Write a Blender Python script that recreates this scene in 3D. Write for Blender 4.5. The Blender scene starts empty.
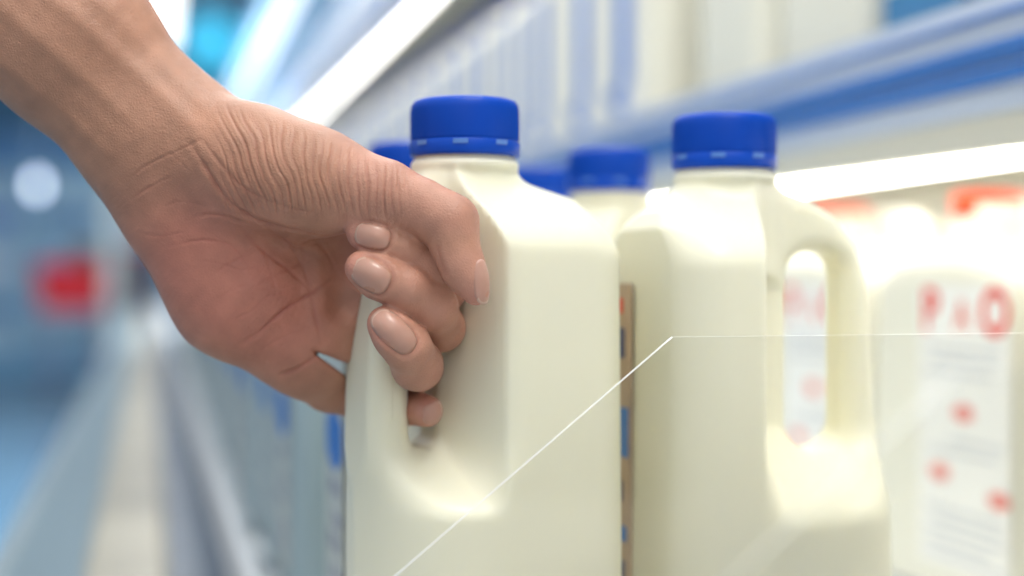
import bpy, bmesh, math, random
import numpy as np
from mathutils import Vector, Matrix, Euler

random.seed(4)
np.random.seed(4)
scene = bpy.context.scene
COL = scene.collection

# ------------------------------------------------------------------ camera
F = 1422.0
CAMZ = 0.9495
YAW = math.atan(362 / F)
PITCH = math.atan(13 / F)
cam_data = bpy.data.cameras.new('camera')
cam = bpy.data.objects.new('camera', cam_data)
COL.objects.link(cam)
cam.location = (0, 0, CAMZ)
cam.rotation_euler = (math.pi / 2 - PITCH, 0, -YAW)
cam_data.sensor_width = 36
cam_data.lens = 36 * F / 1024
cam_data.clip_start = 0.02
cam_data.dof.use_dof = True
cam_data.dof.focus_distance = 0.492
cam_data.dof.aperture_fstop = 3.0
scene.camera = cam
CM = Matrix.Translation(cam.location) @ cam.rotation_euler.to_matrix().to_4x4()


def at(px, py, d):
    """where a sight line through the photograph meets distance d"""
    return CM @ Vector(((px - 512) * d / F, (288 - py) * d / F, -d))


# ------------------------------------------------------------------ helpers
def tag(o, label=None, cat=None, group=None, kind=None):
    if label: o['label'] = label
    if cat: o['category'] = cat
    if group: o['group'] = group
    if kind: o['kind'] = kind
    return o


def empty(name, loc, rz=0):
    o = bpy.data.objects.new(name, None)
    COL.objects.link(o)
    o.location = loc
    o.rotation_euler = (0, 0, rz)
    o.empty_display_size = 0.05
    return o


def link(name, me, mats, parent=None, smooth=False):
    o = bpy.data.objects.new(name, me)
    COL.objects.link(o)
    if not isinstance(mats, (list, tuple)): mats = [mats]
    if not me.materials:
        for m in mats: me.materials.append(m)
    if smooth:
        me.polygons.foreach_set('use_smooth', [True] * len(me.polygons))
    if parent: o.parent = parent
    return o


def bm_link(name, bm, mats, parent=None, smooth=False, auto=None):
    me = bpy.data.meshes.new(name)
    bmesh.ops.recalc_face_normals(bm, faces=bm.faces)
    bm.to_mesh(me); bm.free()
    o = link(name, me, mats, parent, smooth)
    return o


def copy_tree(o, parent=None):
    c = o.copy()
    COL.objects.link(c)
    c.parent = parent
    for ch in list(o.children):
        copy_tree(ch, c)
    return c


def box(bm, x0, x1, y0, y1, z0, z1, mi=0, bev=0.0):
    vs = [bm.verts.new((x, y, z)) for x in (x0, x1) for y in (y0, y1) for z in (z0, z1)]
    idx = [(0, 1, 3, 2), (4, 6, 7, 5), (0, 4, 5, 1), (2, 3, 7, 6), (0, 2, 6, 4), (1, 5, 7, 3)]
    fs = []
    for f in idx:
        fc = bm.faces.new([vs[i] for i in f]); fc.material_index = mi; fs.append(fc)
    if bev > 0:
        es = list({e for f in fs for e in f.edges})
        r = bmesh.ops.bevel(bm, geom=es, offset=bev, segments=2, profile=0.5, affect='EDGES')
        for f in r['faces']: f.material_index = mi


def prism(bm, pts, y0, y1, mi=0):
    """closed XZ outline extruded along Y"""
    a = [bm.verts.new((x, y0, z)) for x, z in pts]
    b = [bm.verts.new((x, y1, z)) for x, z in pts]
    n = len(pts)
    bm.faces.new(a).material_index = mi
    bm.faces.new(b[::-1]).material_index = mi
    for i in range(n):
        bm.faces.new((a[i], b[i], b[(i + 1) % n], a[(i + 1) % n])).material_index = mi


def lathe(bm, prof, n=48, mi=0, ribs=None):
    rings = []
    for (r, z, rib) in prof:
        ring = []
        for k in range(n):
            a = 2 * math.pi * k / n
            rr = r + (rib if (k % 2) else 0)
            ring.append(bm.verts.new((rr * math.cos(a), rr * math.sin(a), z)))
        rings.append(ring)
    for a, b in zip(rings, rings[1:]):
        for k in range(n):
            bm.faces.new((a[k], a[(k + 1) % n], b[(k + 1) % n], b[k])).material_index = mi
    bm.faces.new(rings[-1]).material_index = mi
    bm.faces.new(rings[0][::-1]).material_index = mi


# ------------------------------------------------------------------ materials
def mat(name, col, rough=0.5, metal=0.0, spec=0.5, emit=None, estr=0, sss=0, sssr=(1, 1, 1), ssss=0.01, coat=0,
        noise=None, bump=None, trans=0):
    m = bpy.data.materials.new(name)
    m.use_nodes = True
    nt = m.node_tree
    b = nt.nodes['Principled BSDF']
    b.inputs['Base Color'].default_value = (*col, 1)
    b.inputs['Roughness'].default_value = rough
    b.inputs['Metallic'].default_value = metal
    b.inputs['Specular IOR Level'].default_value = spec
    if emit:
        b.inputs['Emission Color'].default_value = (*emit, 1)
        b.inputs['Emission Strength'].default_value = estr
    if sss:
        b.inputs['Subsurface Weight'].default_value = sss
        b.inputs['Subsurface Radius'].default_value = sssr
        b.inputs['Subsurface Scale'].default_value = ssss
    if coat: b.inputs['Coat Weight'].default_value = coat
    if trans: b.inputs['Transmission Weight'].default_value = trans
    tc = nt.nodes.new('ShaderNodeTexCoord')
    if noise:
        sc, amt = noise
        n = nt.nodes.new('ShaderNodeTexNoise'); n.inputs['Scale'].default_value = sc
        n.inputs['Detail'].default_value = 4
        nt.links.new(tc.outputs['Object'], n.inputs['Vector'])
        r = nt.nodes.new('ShaderNodeMapRange')
        r.inputs['To Min'].default_value = 1 - amt; r.inputs['To Max'].default_value = 1 + amt
        nt.links.new(n.outputs['Fac'], r.inputs['Value'])
        mx = nt.nodes.new('ShaderNodeVectorMath'); mx.operation = 'SCALE'
        mx.inputs[0].default_value = col
        nt.links.new(r.outputs['Result'], mx.inputs['Scale'])
        nt.links.new(mx.outputs['Vector'], b.inputs['Base Color'])
    if bump:
        sc, st, dist = bump
        n = nt.nodes.new('ShaderNodeTexNoise'); n.inputs['Scale'].default_value = sc
        nt.links.new(tc.outputs['Object'], n.inputs['Vector'])
        bp = nt.nodes.new('ShaderNodeBump'); bp.inputs['Strength'].default_value = st
        bp.inputs['Distance'].default_value = dist
        nt.links.new(n.outputs['Fac'], bp.inputs['Height'])
        nt.links.new(bp.outputs['Normal'], b.inputs['Normal'])
    return m


MILK = mat('milk_filled_plastic', (0.86, 0.83, 0.655), 0.36, spec=0.40, sss=0.35, sssr=(1, .95, .75), ssss=0.008,
           noise=(14, 0.015), bump=(60, 0.08, 0.001))
MILK_FAR = mat('milk_plastic', (0.85, 0.83, 0.71), 0.4, spec=0.4, noise=(14, 0.02))
CAPBLUE = mat('blue_cap_plastic', (0.001, 0.062, 0.47), 0.42, spec=0.22, noise=(80, 0.04))
CAPSLOT = mat('slot_light_tint', (0.10, 0.24, 0.62), 0.3, noise=(80, 0.04))  # pale tint imitates light coming through the ring slots
CAPRED = mat('orange_red_cap_plastic', (0.85, 0.07, 0.01), 0.4, noise=(60, 0.04))
LABELW = mat('white_label_paper', (0.92, 0.91, 0.87), 0.5, noise=(40, 0.02))
LABELB = mat('beige_label_paper', (0.50, 0.36, 0.24), 0.5, noise=(120, 0.25))
PRBLUE = mat('blue_print', (0.005, 0.17, 0.60), 0.5, noise=(40, 0.05))
PRGREY = mat('grey_print', (0.30, 0.33, 0.40), 0.5, noise=(300, 0.3))
PRNAVY = mat('navy_print', (0.03, 0.05, 0.16), 0.5, noise=(300, 0.3))
PRPINK = mat('pale_red_print', (0.85, 0.25, 0.20), 0.5, noise=(40, 0.05))  # red print paled to imitate overexposure
PRPALE = mat('pale_grey_print', (0.62, 0.64, 0.67), 0.5, noise=(300, 0.15))  # grey print paled to imitate overexposure
PRRED = mat('red_print', (0.80, 0.05, 0.02), 0.5, noise=(40, 0.05))
CREAM = mat('cream_enamel', (0.74, 0.72, 0.63), 0.4, noise=(6, 0.03))
WHITE = mat('white_enamel', (0.78, 0.80, 0.82), 0.35, noise=(6, 0.03))
BLUERAIL = mat('blue_price_rail_plastic', (0.05, 0.20, 0.60), 0.25, noise=(5, 0.12))
PALERAIL = mat('pale_clear_rail_plastic', (0.62, 0.70, 0.84), 0.2, noise=(5, 0.08))
STEEL = mat('brushed_steel', (0.27, 0.36, 0.40), 0.35, metal=0.7, noise=(9, 0.15))
EDGEG = mat('grey_edge_profile', (0.33, 0.39, 0.42), 0.35, noise=(9, 0.15))
DARK = mat('dark_rubber_trim', (0.035, 0.06, 0.10), 0.35, noise=(8, 0.2))
BUMPER = mat('beige_bumper_plastic', (0.36, 0.33, 0.26), 0.35, noise=(5, 0.75))
LED = mat('led_tube', (1, 1, 1), 0.4, emit=(1.0, 0.97, 0.90), estr=12)
LEDMID = mat('led_tube_upper', (1, 1, 1), 0.4, emit=(1.0, 0.97, 0.92), estr=8)
SHADEBOTTLE = mat('shade_tinted_bottle_plastic', (0.36, 0.47, 0.52), 0.35, noise=(14, 0.04))  # blue-grey tint imitates shade on the jugs behind
LABELG = mat('shade_tinted_label_paper', (0.52, 0.57, 0.56), 0.5, noise=(40, 0.04))  # label greyed to imitate the same shade
LEDTOP = mat('led_tube_cool', (1, 1, 1), 0.4, emit=(1.0, 0.98, 0.93), estr=3.2)
FRIDGE = mat('fridge_lining_enamel', (0.80, 0.79, 0.72), 0.45, noise=(4, 0.04))
NAVYP = mat('deep_blue_panel', (0.06, 0.24, 0.50), 0.4, noise=(3, 0.15))
BLUEP = mat('mid_blue_panel', (0.20, 0.44, 0.66), 0.45, noise=(3, 0.2))
PALEP = mat('pale_blue_panel', (0.42, 0.62, 0.76), 0.45, noise=(3, 0.15))
TURQ = mat('turquoise_sign_face', (0.005, 0.42, 0.62), 0.4, emit=(0.0, .42, .60), estr=.08, noise=(6, 0.04))  # faint glow added to brighten the dark sign face
REDP = mat('red_plastic', (0.62, 0.012, 0.02), 0.4, noise=(6, 0.08))
BROWN = mat('brown_carton', (0.11, 0.045, 0.03), 0.6, noise=(10, 0.15))
GREEN = mat('pale_post_paint', (0.45, 0.50, 0.48), 0.5, noise=(8, 0.05))
NAIL = mat('fingernail', (0.54, 0.285, 0.215), 0.33, spec=0.5, sss=0.3, sssr=(1, .4, .3), ssss=0.003, coat=0.06)
NAILTIP = mat('fingernail_edge', (0.62, 0.40, 0.31), 0.3, spec=0.5)


def skin_material():
    m = bpy.data.materials.new('skin')
    m.use_nodes = True
    nt = m.node_tree
    b = nt.nodes['Principled BSDF']
    b.inputs['Roughness'].default_value = 0.47
    b.inputs['Specular IOR Level'].default_value = 0.42
    b.inputs['Subsurface Weight'].default_value = 0.11
    b.inputs['Subsurface Radius'].default_value = (1, .32, .18)
    b.inputs['Subsurface Scale'].default_value = 0.005
    at_ = nt.nodes.new('ShaderNodeAttribute'); at_.attribute_name = 'skin_tone'
    tc = nt.nodes.new('ShaderNodeTexCoord')
    n = nt.nodes.new('ShaderNodeTexNoise'); n.inputs['Scale'].default_value = 90; n.inputs['Detail'].default_value = 6
    n.inputs['Roughness'].default_value = .65
    nt.links.new(tc.outputs['Object'], n.inputs['Vector'])
    r = nt.nodes.new('ShaderNodeMapRange'); r.inputs['To Min'].default_value = .80; r.inputs['To Max'].default_value = 1.20
    nt.links.new(n.outputs['Fac'], r.inputs['Value'])
    mx = nt.nodes.new('ShaderNodeVectorMath'); mx.operation = 'SCALE'
    nt.links.new(at_.outputs['Color'], mx.inputs[0]); nt.links.new(r.outputs['Result'], mx.inputs['Scale'])
    nt.links.new(mx.outputs['Vector'], b.inputs['Base Color'])
    v = nt.nodes.new('ShaderNodeTexVoronoi'); v.inputs['Scale'].default_value = 900
    v.feature = 'DISTANCE_TO_EDGE'
    nt.links.new(tc.outputs['Object'], v.inputs['Vector'])
    n2 = nt.nodes.new('ShaderNodeTexNoise'); n2.inputs['Scale'].default_value = 420; n2.inputs['Detail'].default_value = 4
    nt.links.new(tc.outputs['Object'], n2.inputs['Vector'])
    ad = nt.nodes.new('ShaderNodeMath'); ad.operation = 'ADD'
    nt.links.new(v.outputs['Distance'], ad.inputs[0]); nt.links.new(n2.outputs['Fac'], ad.inputs[1])
    bp = nt.nodes.new('ShaderNodeBump'); bp.inputs['Strength'].default_value = 0.45; bp.inputs['Distance'].default_value = 0.0005
    nt.links.new(ad.outputs[0], bp.inputs['Height']); nt.links.new(bp.outputs['Normal'], b.inputs['Normal'])
    return m


SKIN = skin_material()


def acrylic_material():
    m = bpy.data.materials.new('clear_acrylic')
    m.use_nodes = True
    nt = m.node_tree
    out = nt.nodes['Material Output']
    nt.nodes.remove(nt.nodes['Principled BSDF'])
    tr = nt.nodes.new('ShaderNodeBsdfTransparent'); tr.inputs['Color'].default_value = (.985, .985, .98, 1)
    gl = nt.nodes.new('ShaderNodeBsdfGlossy'); gl.inputs['Roughness'].default_value = .03
    fr = nt.nodes.new('ShaderNodeFresnel'); fr.inputs['IOR'].default_value = 1.35
    mx = nt.nodes.new('ShaderNodeMixShader')
    nt.links.new(fr.outputs[0], mx.inputs[0]); nt.links.new(tr.outputs[0], mx.inputs[1]); nt.links.new(gl.outputs[0], mx.inputs[2])
    nt.links.new(mx.outputs[0], out.inputs['Surface'])
    return m


ACRYL = acrylic_material()
ACRYLEDGE = mat('frosted_acrylic_edge', (0.90, 0.91, 0.90), 0.3, noise=(50, 0.03))
ACRYLEDGE2 = mat('clear_acrylic_edge', (0.80, 0.81, 0.79), 0.3, noise=(50, 0.03))
for _m, _f in ((ACRYLEDGE, .85), (ACRYLEDGE2, .42)):
    _nt = _m.node_tree; _b = _nt.nodes['Principled BSDF']
    _tr = _nt.nodes.new('ShaderNodeBsdfTransparent'); _mx = _nt.nodes.new('ShaderNodeMixShader')
    _mx.inputs[0].default_value = _f
    _nt.links.new(_tr.outputs[0], _mx.inputs[1]); _nt.links.new(_b.outputs[0], _mx.inputs[2])
    _nt.links.new(_mx.outputs[0], _nt.nodes['Material Output'].inputs['Surface'])


# ------------------------------------------------------------------ implicit surfaces
def surface_nets(Fv, org, h):
    """vertices and quads of the zero level of a sampled field (vectorised naive surface nets)"""
    nx, ny, nz = Fv.shape
    S = Fv < 0
    cnt = np.zeros((nx - 1, ny - 1, nz - 1), np.uint8)
    for dx in (0, 1):
        for dy in (0, 1):
            for dz in (0, 1):
                cnt += S[dx:nx - 1 + dx, dy:ny - 1 + dy, dz:nz - 1 + dz]
    act = (cnt > 0) & (cnt < 8)
    ci, cj, ck = np.nonzero(act)
    ids = -np.ones(act.shape, np.int32)
    ids[ci, cj, ck] = np.arange(len(ci))
    acc = np.zeros((len(ci), 3)); num = np.zeros(len(ci))
    base = np.stack([ci, cj, ck], 1).astype(float)
    corners = [(a, b, c) for a in (0, 1) for b in (0, 1) for c in (0, 1)]
    for a in corners:
        for ax in range(3):
            if a[ax] == 1: continue
            b = list(a); b[ax] = 1
            va = Fv[ci + a[0], cj + a[1], ck + a[2]]; vb = Fv[ci + b[0], cj + b[1], ck + b[2]]
            m = (va < 0) != (vb < 0)
            t = np.where(m, va / np.where(m, va - vb, 1), 0)
            p = base + np.array(a)
            p[:, ax] += t
            acc[m] += p[m]; num[m] += 1
    V = acc / num[:, None] * h + np.array(org)
    quads = []
    for ax in range(3):
        sl0 = [slice(None)] * 3; sl1 = [slice(None)] * 3
        sl0[ax] = slice(0, -1); sl1[ax] = slice(1, None)
        A = S[tuple(sl0)]; B = S[tuple(sl1)]
        e = A != B
        I = np.stack(np.nonzero(e), 1)
        u, v = (ax + 1) % 3, (ax + 2) % 3
        lim = np.array(act.shape)
        ok = (I[:, u] > 0) & (I[:, v] > 0) & (I[:, u] < lim[u]) & (I[:, v] < lim[v])
        I = I[ok]
        inside = A[I[:, 0], I[:, 1], I[:, 2]]
        q = []
        for (du, dv) in ((-1, -1), (0, -1), (0, 0), (-1, 0)):
            J = I.copy(); J[:, u] += du; J[:, v] += dv
            q.append(ids[J[:, 0], J[:, 1], J[:, 2]])
        q = np.stack(q, 1)
        q[~inside] = q[~inside][:, ::-1]
        quads.append(q)
    return V, np.concatenate(quads)


def np_mesh(name, V, Q):
    me = bpy.data.meshes.new(name)
    me.vertices.add(len(V)); me.vertices.foreach_set('co', V.astype(np.float32).ravel())
    me.loops.add(Q.size); me.loops.foreach_set('vertex_index', Q.astype(np.int32).ravel())
    me.polygons.add(len(Q))
    me.polygons.foreach_set('loop_start', np.arange(0, Q.size, 4, dtype=np.int32))
    me.polygons.foreach_set('loop_total', np.full(len(Q), 4, np.int32))
    me.update(calc_edges=True)
    me.validate()
    me.polygons.foreach_set('use_smooth', [True] * len(me.polygons))
    return me


def sstep(a, b, x):
    t = np.clip((x - a) / (b - a), 0, 1)
    return t * t * (3 - 2 * t)


def sdf_poly(P, X, Z):
    P = np.array(P); n = len(P)
    d = np.full(X.shape, 1e9); s = np.ones(X.shape)
    for i in range(n):
        a = P[i]; b = P[i - 1]
        ex, ez = b - a
        wx, wz = X - a[0], Z - a[1]
        t = np.clip((wx * ex + wz * ez) / (ex * ex + ez * ez), 0, 1)
        d = np.minimum(d, (wx - ex * t) ** 2 + (wz - ez * t) ** 2)
        c1 = Z >= a[1]; c2 = Z < b[1]; c3 = ex * wz > ez * wx
        flip = (c1 & c2 & c3) | (~c1 & ~c2 & ~c3)
        s = np.where(flip, -s, s)
    return s * np.sqrt(d)


def sdf_rbox(X, Z, x0, x1, z0, z1, r):
    qx = np.abs(X - (x0 + x1) / 2) - (x1 - x0) / 2 + r
    qz = np.abs(Z - (z0 + z1) / 2) - (z1 - z0) / 2 + r
    return np.hypot(np.maximum(qx, 0), np.maximum(qz, 0)) + np.minimum(np.maximum(qx, qz), 0) - r


def smin(a, b, k):
    h = np.maximum(k - np.abs(a - b), 0) / k
    return np.minimum(a, b) - h * h * k * 0.25


def smax(a, b, k):
    return -smin(-a, -b, k)


def jug_mesh(name, sh, h, hs=0.0, x0=.0005, zb=.128, zr=.121, lo=0.0, ls=0.0, hi_=0.0, up=0.0, wx=.017, th=.0125, ty=.048, hl=0.0, wz=.038):
    """handled jug; x points to the handle, z up, neck axis at 0, the rest shifted by sh"""
    xs = np.arange(-.056, .082, h); ys = np.arange(-.056, .056, h); zs = np.arange(-.006, .262, h)
    X2, Z2 = np.meshgrid(xs, zs, indexing='ij')
    def s(x, w=1.0): return x + sh * w
    outline = [(.016, .2355), (.0307 + sh * .7 + hs * .5, .2312), (.0445 + sh + hs, .2240), (.0530 + sh + hs, .2120), (.0572 + sh + hs, .1960),
               (.0598 + sh + hs, .1650), (.0618 + sh + hs + lo * .3, .1250), (.0640 + sh + hs + lo, .080), (.0650 + sh + hs + lo, .040), (.0645 + sh + hs + lo, .006),
               (.0600 + sh + hs, .0), (-.034 + sh, .0), (-.0395 + sh + ls, .006), (-.0400 + sh + ls, .060), (-.0386 + sh + ls, .205),
               (-.0372 + sh, .2155 + up), (-.0330 + sh, .2220 + up * 1.3), (-.016, .2355)]
    d2 = sdf_poly(outline, X2, Z2)
    hole = sdf_rbox(X2, Z2, .0245 + sh + hi_ + hl, .0466 + sh + hs + hi_, zb, .2095, min(.0107, (.0221 + hs - hl) * .49))
    d2 = smax(d2, -hole, .004)
    # recess: thins the jug towards the handle on both sides
    k = sstep(0.0, wx, X2 - x0 - sh) * sstep(0.0, wz, Z2 - zr + wz * .42)
    xe = np.clip((X2 - .010 - sh) / (.0665 + hs + lo - .010), 0, .985)
    tp = ty * (1 - xe ** 2.3) ** .5          # the side with the handle is rounded in plan
    edge = th + .0030 * sstep(.044, .056, X2 - sh - hs - hi_)
    t = tp * (1 - k) + np.minimum(edge, tp) * k
    tsh = ty - (ty - .018) * sstep(.198 + up * 1.5, .2375, Z2) ** 1.15
    t = np.minimum(t, tsh)
    r = .0190 * (1 - k) + .0068 * k
    r = np.minimum(r, .004 + t * .8)
    X, Y, Z = np.meshgrid(xs, ys, zs, indexing='ij')
    D2 = d2[:, None, :]; T = t[:, None, :]; R = r[:, None, :]
    a = D2 + R; b = np.abs(Y) - T + R
    D = np.hypot(np.maximum(a, 0), np.maximum(b, 0)) + np.minimum(np.maximum(a, b), 0) - R
    # round the bottom edge
    D = smax(D, -Z, .010)
    rad = np.hypot(X, Y)
    # neck with a collar bead
    nr = .0187
    neck = np.maximum(rad - nr, np.maximum(Z - .256, .20 - Z))
    D = smin(D, neck, .009)
    bead = np.hypot(np.maximum(rad - .0190, 0), Z - .2385) - .0016
    D = smin(D, bead, .002)
    V, Q = surface_nets(D, (xs[0], ys[0], zs[0]), h)
    return np_mesh(name, V, Q)


NECK_TOP = .265


def cap_mesh(name, mats, n=180):
    bm = bmesh.new()
    c = .0209
    prof = [(c - .0004, .2478, 0), (c, .2484, -.0006), (c, .2592, -.0006), (c - .0004, .2614, -.0003),
            (c - .0014, .2629, 0), (c - .0032, .2636, 0), (.004, .2638, 0)]
    lathe(bm, prof, n)
    me = bpy.data.meshes.new(name); bm.to_mesh(me); bm.free()
    for m in mats: me.materials.append(m)
    me.polygons.foreach_set('use_smooth', [True] * len(me.polygons))
    return me


def ring_mesh(name, mats, n=96):
    bm = bmesh.new()
    c = .0211
    prof = [(c - .0010, .2418, 0), (c - .0002, .2423, 0), (c, .2430, 0), (c - .0001, .2470, 0), (c - .0006, .2478, 0)]
    lathe(bm, prof, n)
    # light-tinted bridges / slots of the tamper band
    for q in range(8):
        a0 = 2 * math.pi * (q + .30) / 8
        seg = []
        for i in range(6):
            a = a0 + (i - 2.5) * .052
            for z in (.2455, .2473):
                seg.append(bm.verts.new(((c + .00025) * math.cos(a), (c + .00025) * math.sin(a), z)))
        for i in range(5):
            f = bm.faces.new((seg[2 * i], seg[2 * i + 2], seg[2 * i + 3], seg[2 * i + 1])); f.material_index = 1
    me = bpy.data.meshes.new(name); bm.to_mesh(me); bm.free()
    for m in mats: me.materials.append(m)
    me.polygons.foreach_set('use_smooth', [True] * len(me.polygons))
    return me


JUG_A = jug_mesh('bottle_near', -.008, .0011, -.0070, .0120, .133, .121, -.003, hi_=-.004, up=.004, wx=.011, ty=.0445, hl=.003, ls=-.0035, wz=.026); JUG_A.materials.append(MILK)
JUG_B = jug_mesh('bottle', 0.0, .0012, .0028, x0=-.007, zr=.119, lo=.0035, ls=.0015, up=.002, th=.0100); JUG_B.materials.append(MILK)
JUG_F = jug_mesh('bottle_far', 0.0, .0026); JUG_F.materials.append(MILK_FAR)
JUG_P = JUG_F.copy(); JUG_P.name = 'bottle_shade_tint'; JUG_P.materials.clear(); JUG_P.materials.append(SHADEBOTTLE)
CAP_HI = cap_mesh('cap', [CAPBLUE]); RING_HI = ring_mesh('tamper_ring', [CAPBLUE, CAPSLOT])
CAP_LO = cap_mesh('cap_far', [CAPBLUE], 40)
CAP_RED = cap_mesh('cap_red', [CAPRED], 40); CAP_CREAM = cap_mesh('cap_cream', [CREAM], 40)


def label_quad(bm, x, y0, y1, z0, z1, mi, th=.0003):
    """thin print patch on the plane local x = const, facing -x"""
    box(bm, x - th, x + .0002, y0, y1, z0, z1, mi)


def oval(bm, x, cy, cz, ry, rz, mi, tilt=0):
    vs = []
    for k in range(24):
        a = 2 * math.pi * k / 24
        u, w = ry * math.cos(a), rz * math.sin(a)
        vs.append(bm.verts.new((x, cy + u * math.cos(tilt) - w * math.sin(tilt), cz + u * math.sin(tilt) + w * math.cos(tilt))))
    bm.faces.new(vs).material_index = mi


def text_into(bm, body, size, x, cy, cz, mi, flip=1, sx=1.0):
    """lettering as thin mesh on a plane facing local -x"""
    cu = bpy.data.curves.new('lettering', 'FONT'); cu.body = body; cu.size = size
    cu.align_x = 'CENTER'; cu.align_y = 'CENTER'; cu.offset = size * .03
    o = bpy.data.objects.new('lettering', cu); COL.objects.link(o)
    dg = bpy.context.evaluated_depsgraph_get(); dg.update()
    me = o.evaluated_get(dg).to_mesh()
    vs = [bm.verts.new((x, cy - v.co.x * sx * flip, cz + v.co.y)) for v in me.vertices]
    for p in me.polygons:
        try: bm.faces.new([vs[i] for i in p.vertices]).material_index = mi
        except ValueError: pass
    o.evaluated_get(dg).to_mesh_clear()
    bpy.data.objects.remove(o); bpy.data.curves.remove(cu)


def finish(bm, name, mats):
    me = bpy.data.meshes.new(name); bm.to_mesh(me); bm.free()
    for m in mats: me.materials.append(m)
    return me


# label of the blue capped jugs (aisle side)
bm = bmesh.new()
label_quad(bm, -.0402, -.033, .033, .030, .175, 0)
oval(bm, -.0408, .000, .120, .030, .0145, 1)
label_quad(bm, -.0406, -.028, .028, .112, .130, 1)
for zz, w0, w1 in [(.097, -.022, .018), (.082, -.026, .004), (.070, -.020, .022), (.055, -.026, .014), (.043, -.018, .024)]:
    label_quad(bm, -.0405, w0, w1, zz - .0035, zz + .0035, 2)
LAB_BLUE = finish(bm, 'label_blue', [LABELG, PRBLUE, PRGREY])
# blue stripe label of the upper-shelf jugs
bm = bmesh.new()
label_quad(bm, -.0402, -.034, .034, .030, .205, 0)
prev = None
for i in range(15):
    z = .058 + i * .0105
    off = .014 * math.exp(-((z - .058) / .010) ** 2)
    a = bm.verts.new((-.0407, off + .014, z)); b = bm.verts.new((-.0407, off - .014, z))
    if prev: bm.faces.new((prev[0], prev[1], b, a)).material_index = 1
    prev = (a, b)
oval(bm, -.0408, .015, .058, .022, .008, 1, .4)
LAB_STRIPE = finish(bm, 'label_stripe', [LABELW, PRBLUE])
# red label
bm = bmesh.new()
label_quad(bm, -.0402, -.0465, .0065, .022, .203, 0)
text_into(bm, 'P', .038, -.0408, -.0010, .185, 1, 1, .50)
text_into(bm, 'A', .026, -.0408, -.0200, .183, 3, 1, .48)
text_into(bm, 'O', .040, -.0408, -.0385, .185, 1, 1, .50)
for zz, a, b in [(.162, -.042, .002), (.155, -.040, -.002), (.147, -.036, .003), (.105, -.044, -.012), (.097, -.040, .0), (.060, -.044, .002), (.053, -.042, -.004), (.046, -.044, .003), (.038, -.036, .0), (.031, -.044, .002)]:
    label_quad(bm, -.0404, a, b, zz - .0014, zz + .0014, 2, .0003)
for cy, cz in [(-.021, .123), (-.007, .083), (-.041, .074)]:
    oval(bm, -.0408, cy, cz, .006, .0055, 3)
LAB_RED = finish(bm, 'label_red', [LABELW, PRRED, PRPALE, PRPINK])
# small beige label on the side facing local -x
bm = bmesh.new()
label_quad(bm, -.0386, .004, .029, .055, .196, 0, .0005)
for (a, b, z0, z1, mi) in [(.012, .027, .184, .190, 2), (.010, .028, .166, .178, 3), (.006, .020, .126, .146, 1), (.012, .027, .108, .116, 3),
                           (.008, .026, .092, .098, 1), (.010, .026, .070, .084, 3)]:
    label_quad(bm, -.0392, a, b, z0, z1, mi)
LAB_BEIGE = finish(bm, 'label_beige', [LABELB, PRBLUE, PRRED, PRNAVY])


def jug(loc, rz, body, cap, lab, label, cat='milk jug', group=None, hi=True, scale=None, name='milk_jug'):
    t = empty(name, loc, rz)
    tag(t, label, cat, group)
    link('bottle', body, [], t)
    c = link('cap', cap, [], t)
    if hi: link('tamper_ring', RING_HI, [], c)
    if lab: link('label', lab, [], t)
    if scale: t.scale = scale
    return t


DECK = .7500


def ground_of(px, d):
    """shelf position of a jug whose cap axis is at photo column px, distance d"""
    v = at(px, 275, d)
    return v.x, v.y


CAMR = -YAW  # rotation of camera right about z
# front jug: handle to the left, turned toward the viewer
x1, y1 = ground_of(465, .545)
PHI = math.radians(29)
j1 = jug((x1, y1, DECK + .0026), CAMR + math.pi + PHI, JUG_A, CAP_HI, None,
         'cream milk jug with blue cap gripped by the hand, handle on its left')
x2, y2 = ground_of(724, .575)
j2 = jug((x2, y2, DECK), CAMR + math.radians(17), JUG_B, CAP_HI, None,
         'cream milk jug with blue cap, beige side label and see-through handle on its right')
x3, y3 = ground_of(609, .728)
j3 = jug((x3, y3, DECK), CAMR + math.radians(-2), JUG_B, CAP_HI, None,
         'blue-capped milk jug whose cap and shoulder show between the two front jugs')
lb = link('label', LAB_BEIGE, [], j2)
x4, y4 = ground_of(539, .86)
j4 = jug((x4, y4, DECK), CAMR, JUG_B, CAP_HI, None,
         'farthest blue-capped jug whose cap shows just right of the gripped jug')
x5, y5 = ground_of(406, .697)
j5 = jug((x5, y5, DECK), 0, JUG_B, CAP_HI, LAB_BLUE,
         'blue-capped jug directly behind the hand, its cap left of the gripped jug\'s cap', scale=(.87, 1, 1))
# row along the front edge of the deck
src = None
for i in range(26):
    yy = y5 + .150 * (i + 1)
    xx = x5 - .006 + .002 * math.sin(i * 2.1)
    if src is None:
        src = jug((xx, yy, DECK), 0, JUG_P, CAP_LO, LAB_BLUE, 'shade-tinted blue-labelled jug in the row receding along the shelf front below the hand',
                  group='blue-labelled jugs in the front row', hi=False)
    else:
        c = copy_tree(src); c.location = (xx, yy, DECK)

# ------------------------------------------------------------------ fridge cabinet
SX = .45   # front edge of the upper shelves
Y0, Y1 = -.30, 10.5
Z = CAMZ


def struct(name, bm, mats, **k):
    o = bm_link(name, bm, mats, **k)
    o['kind'] = 'structure'
    return o


fr = empty('refrigerated_cabinet', (.6, 5, 0))
tag(fr, 'long open dairy refrigerator with lit shelves receding along the aisle', 'refrigerator')


def fpart(name, fn, mats, parent=fr):
    bm = bmesh.new(); fn(bm)
    bmesh.ops.translate(bm, verts=bm.verts, vec=(-.6, -5, 0))
    return bm_link(name, bm, mats, parent)


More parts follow.
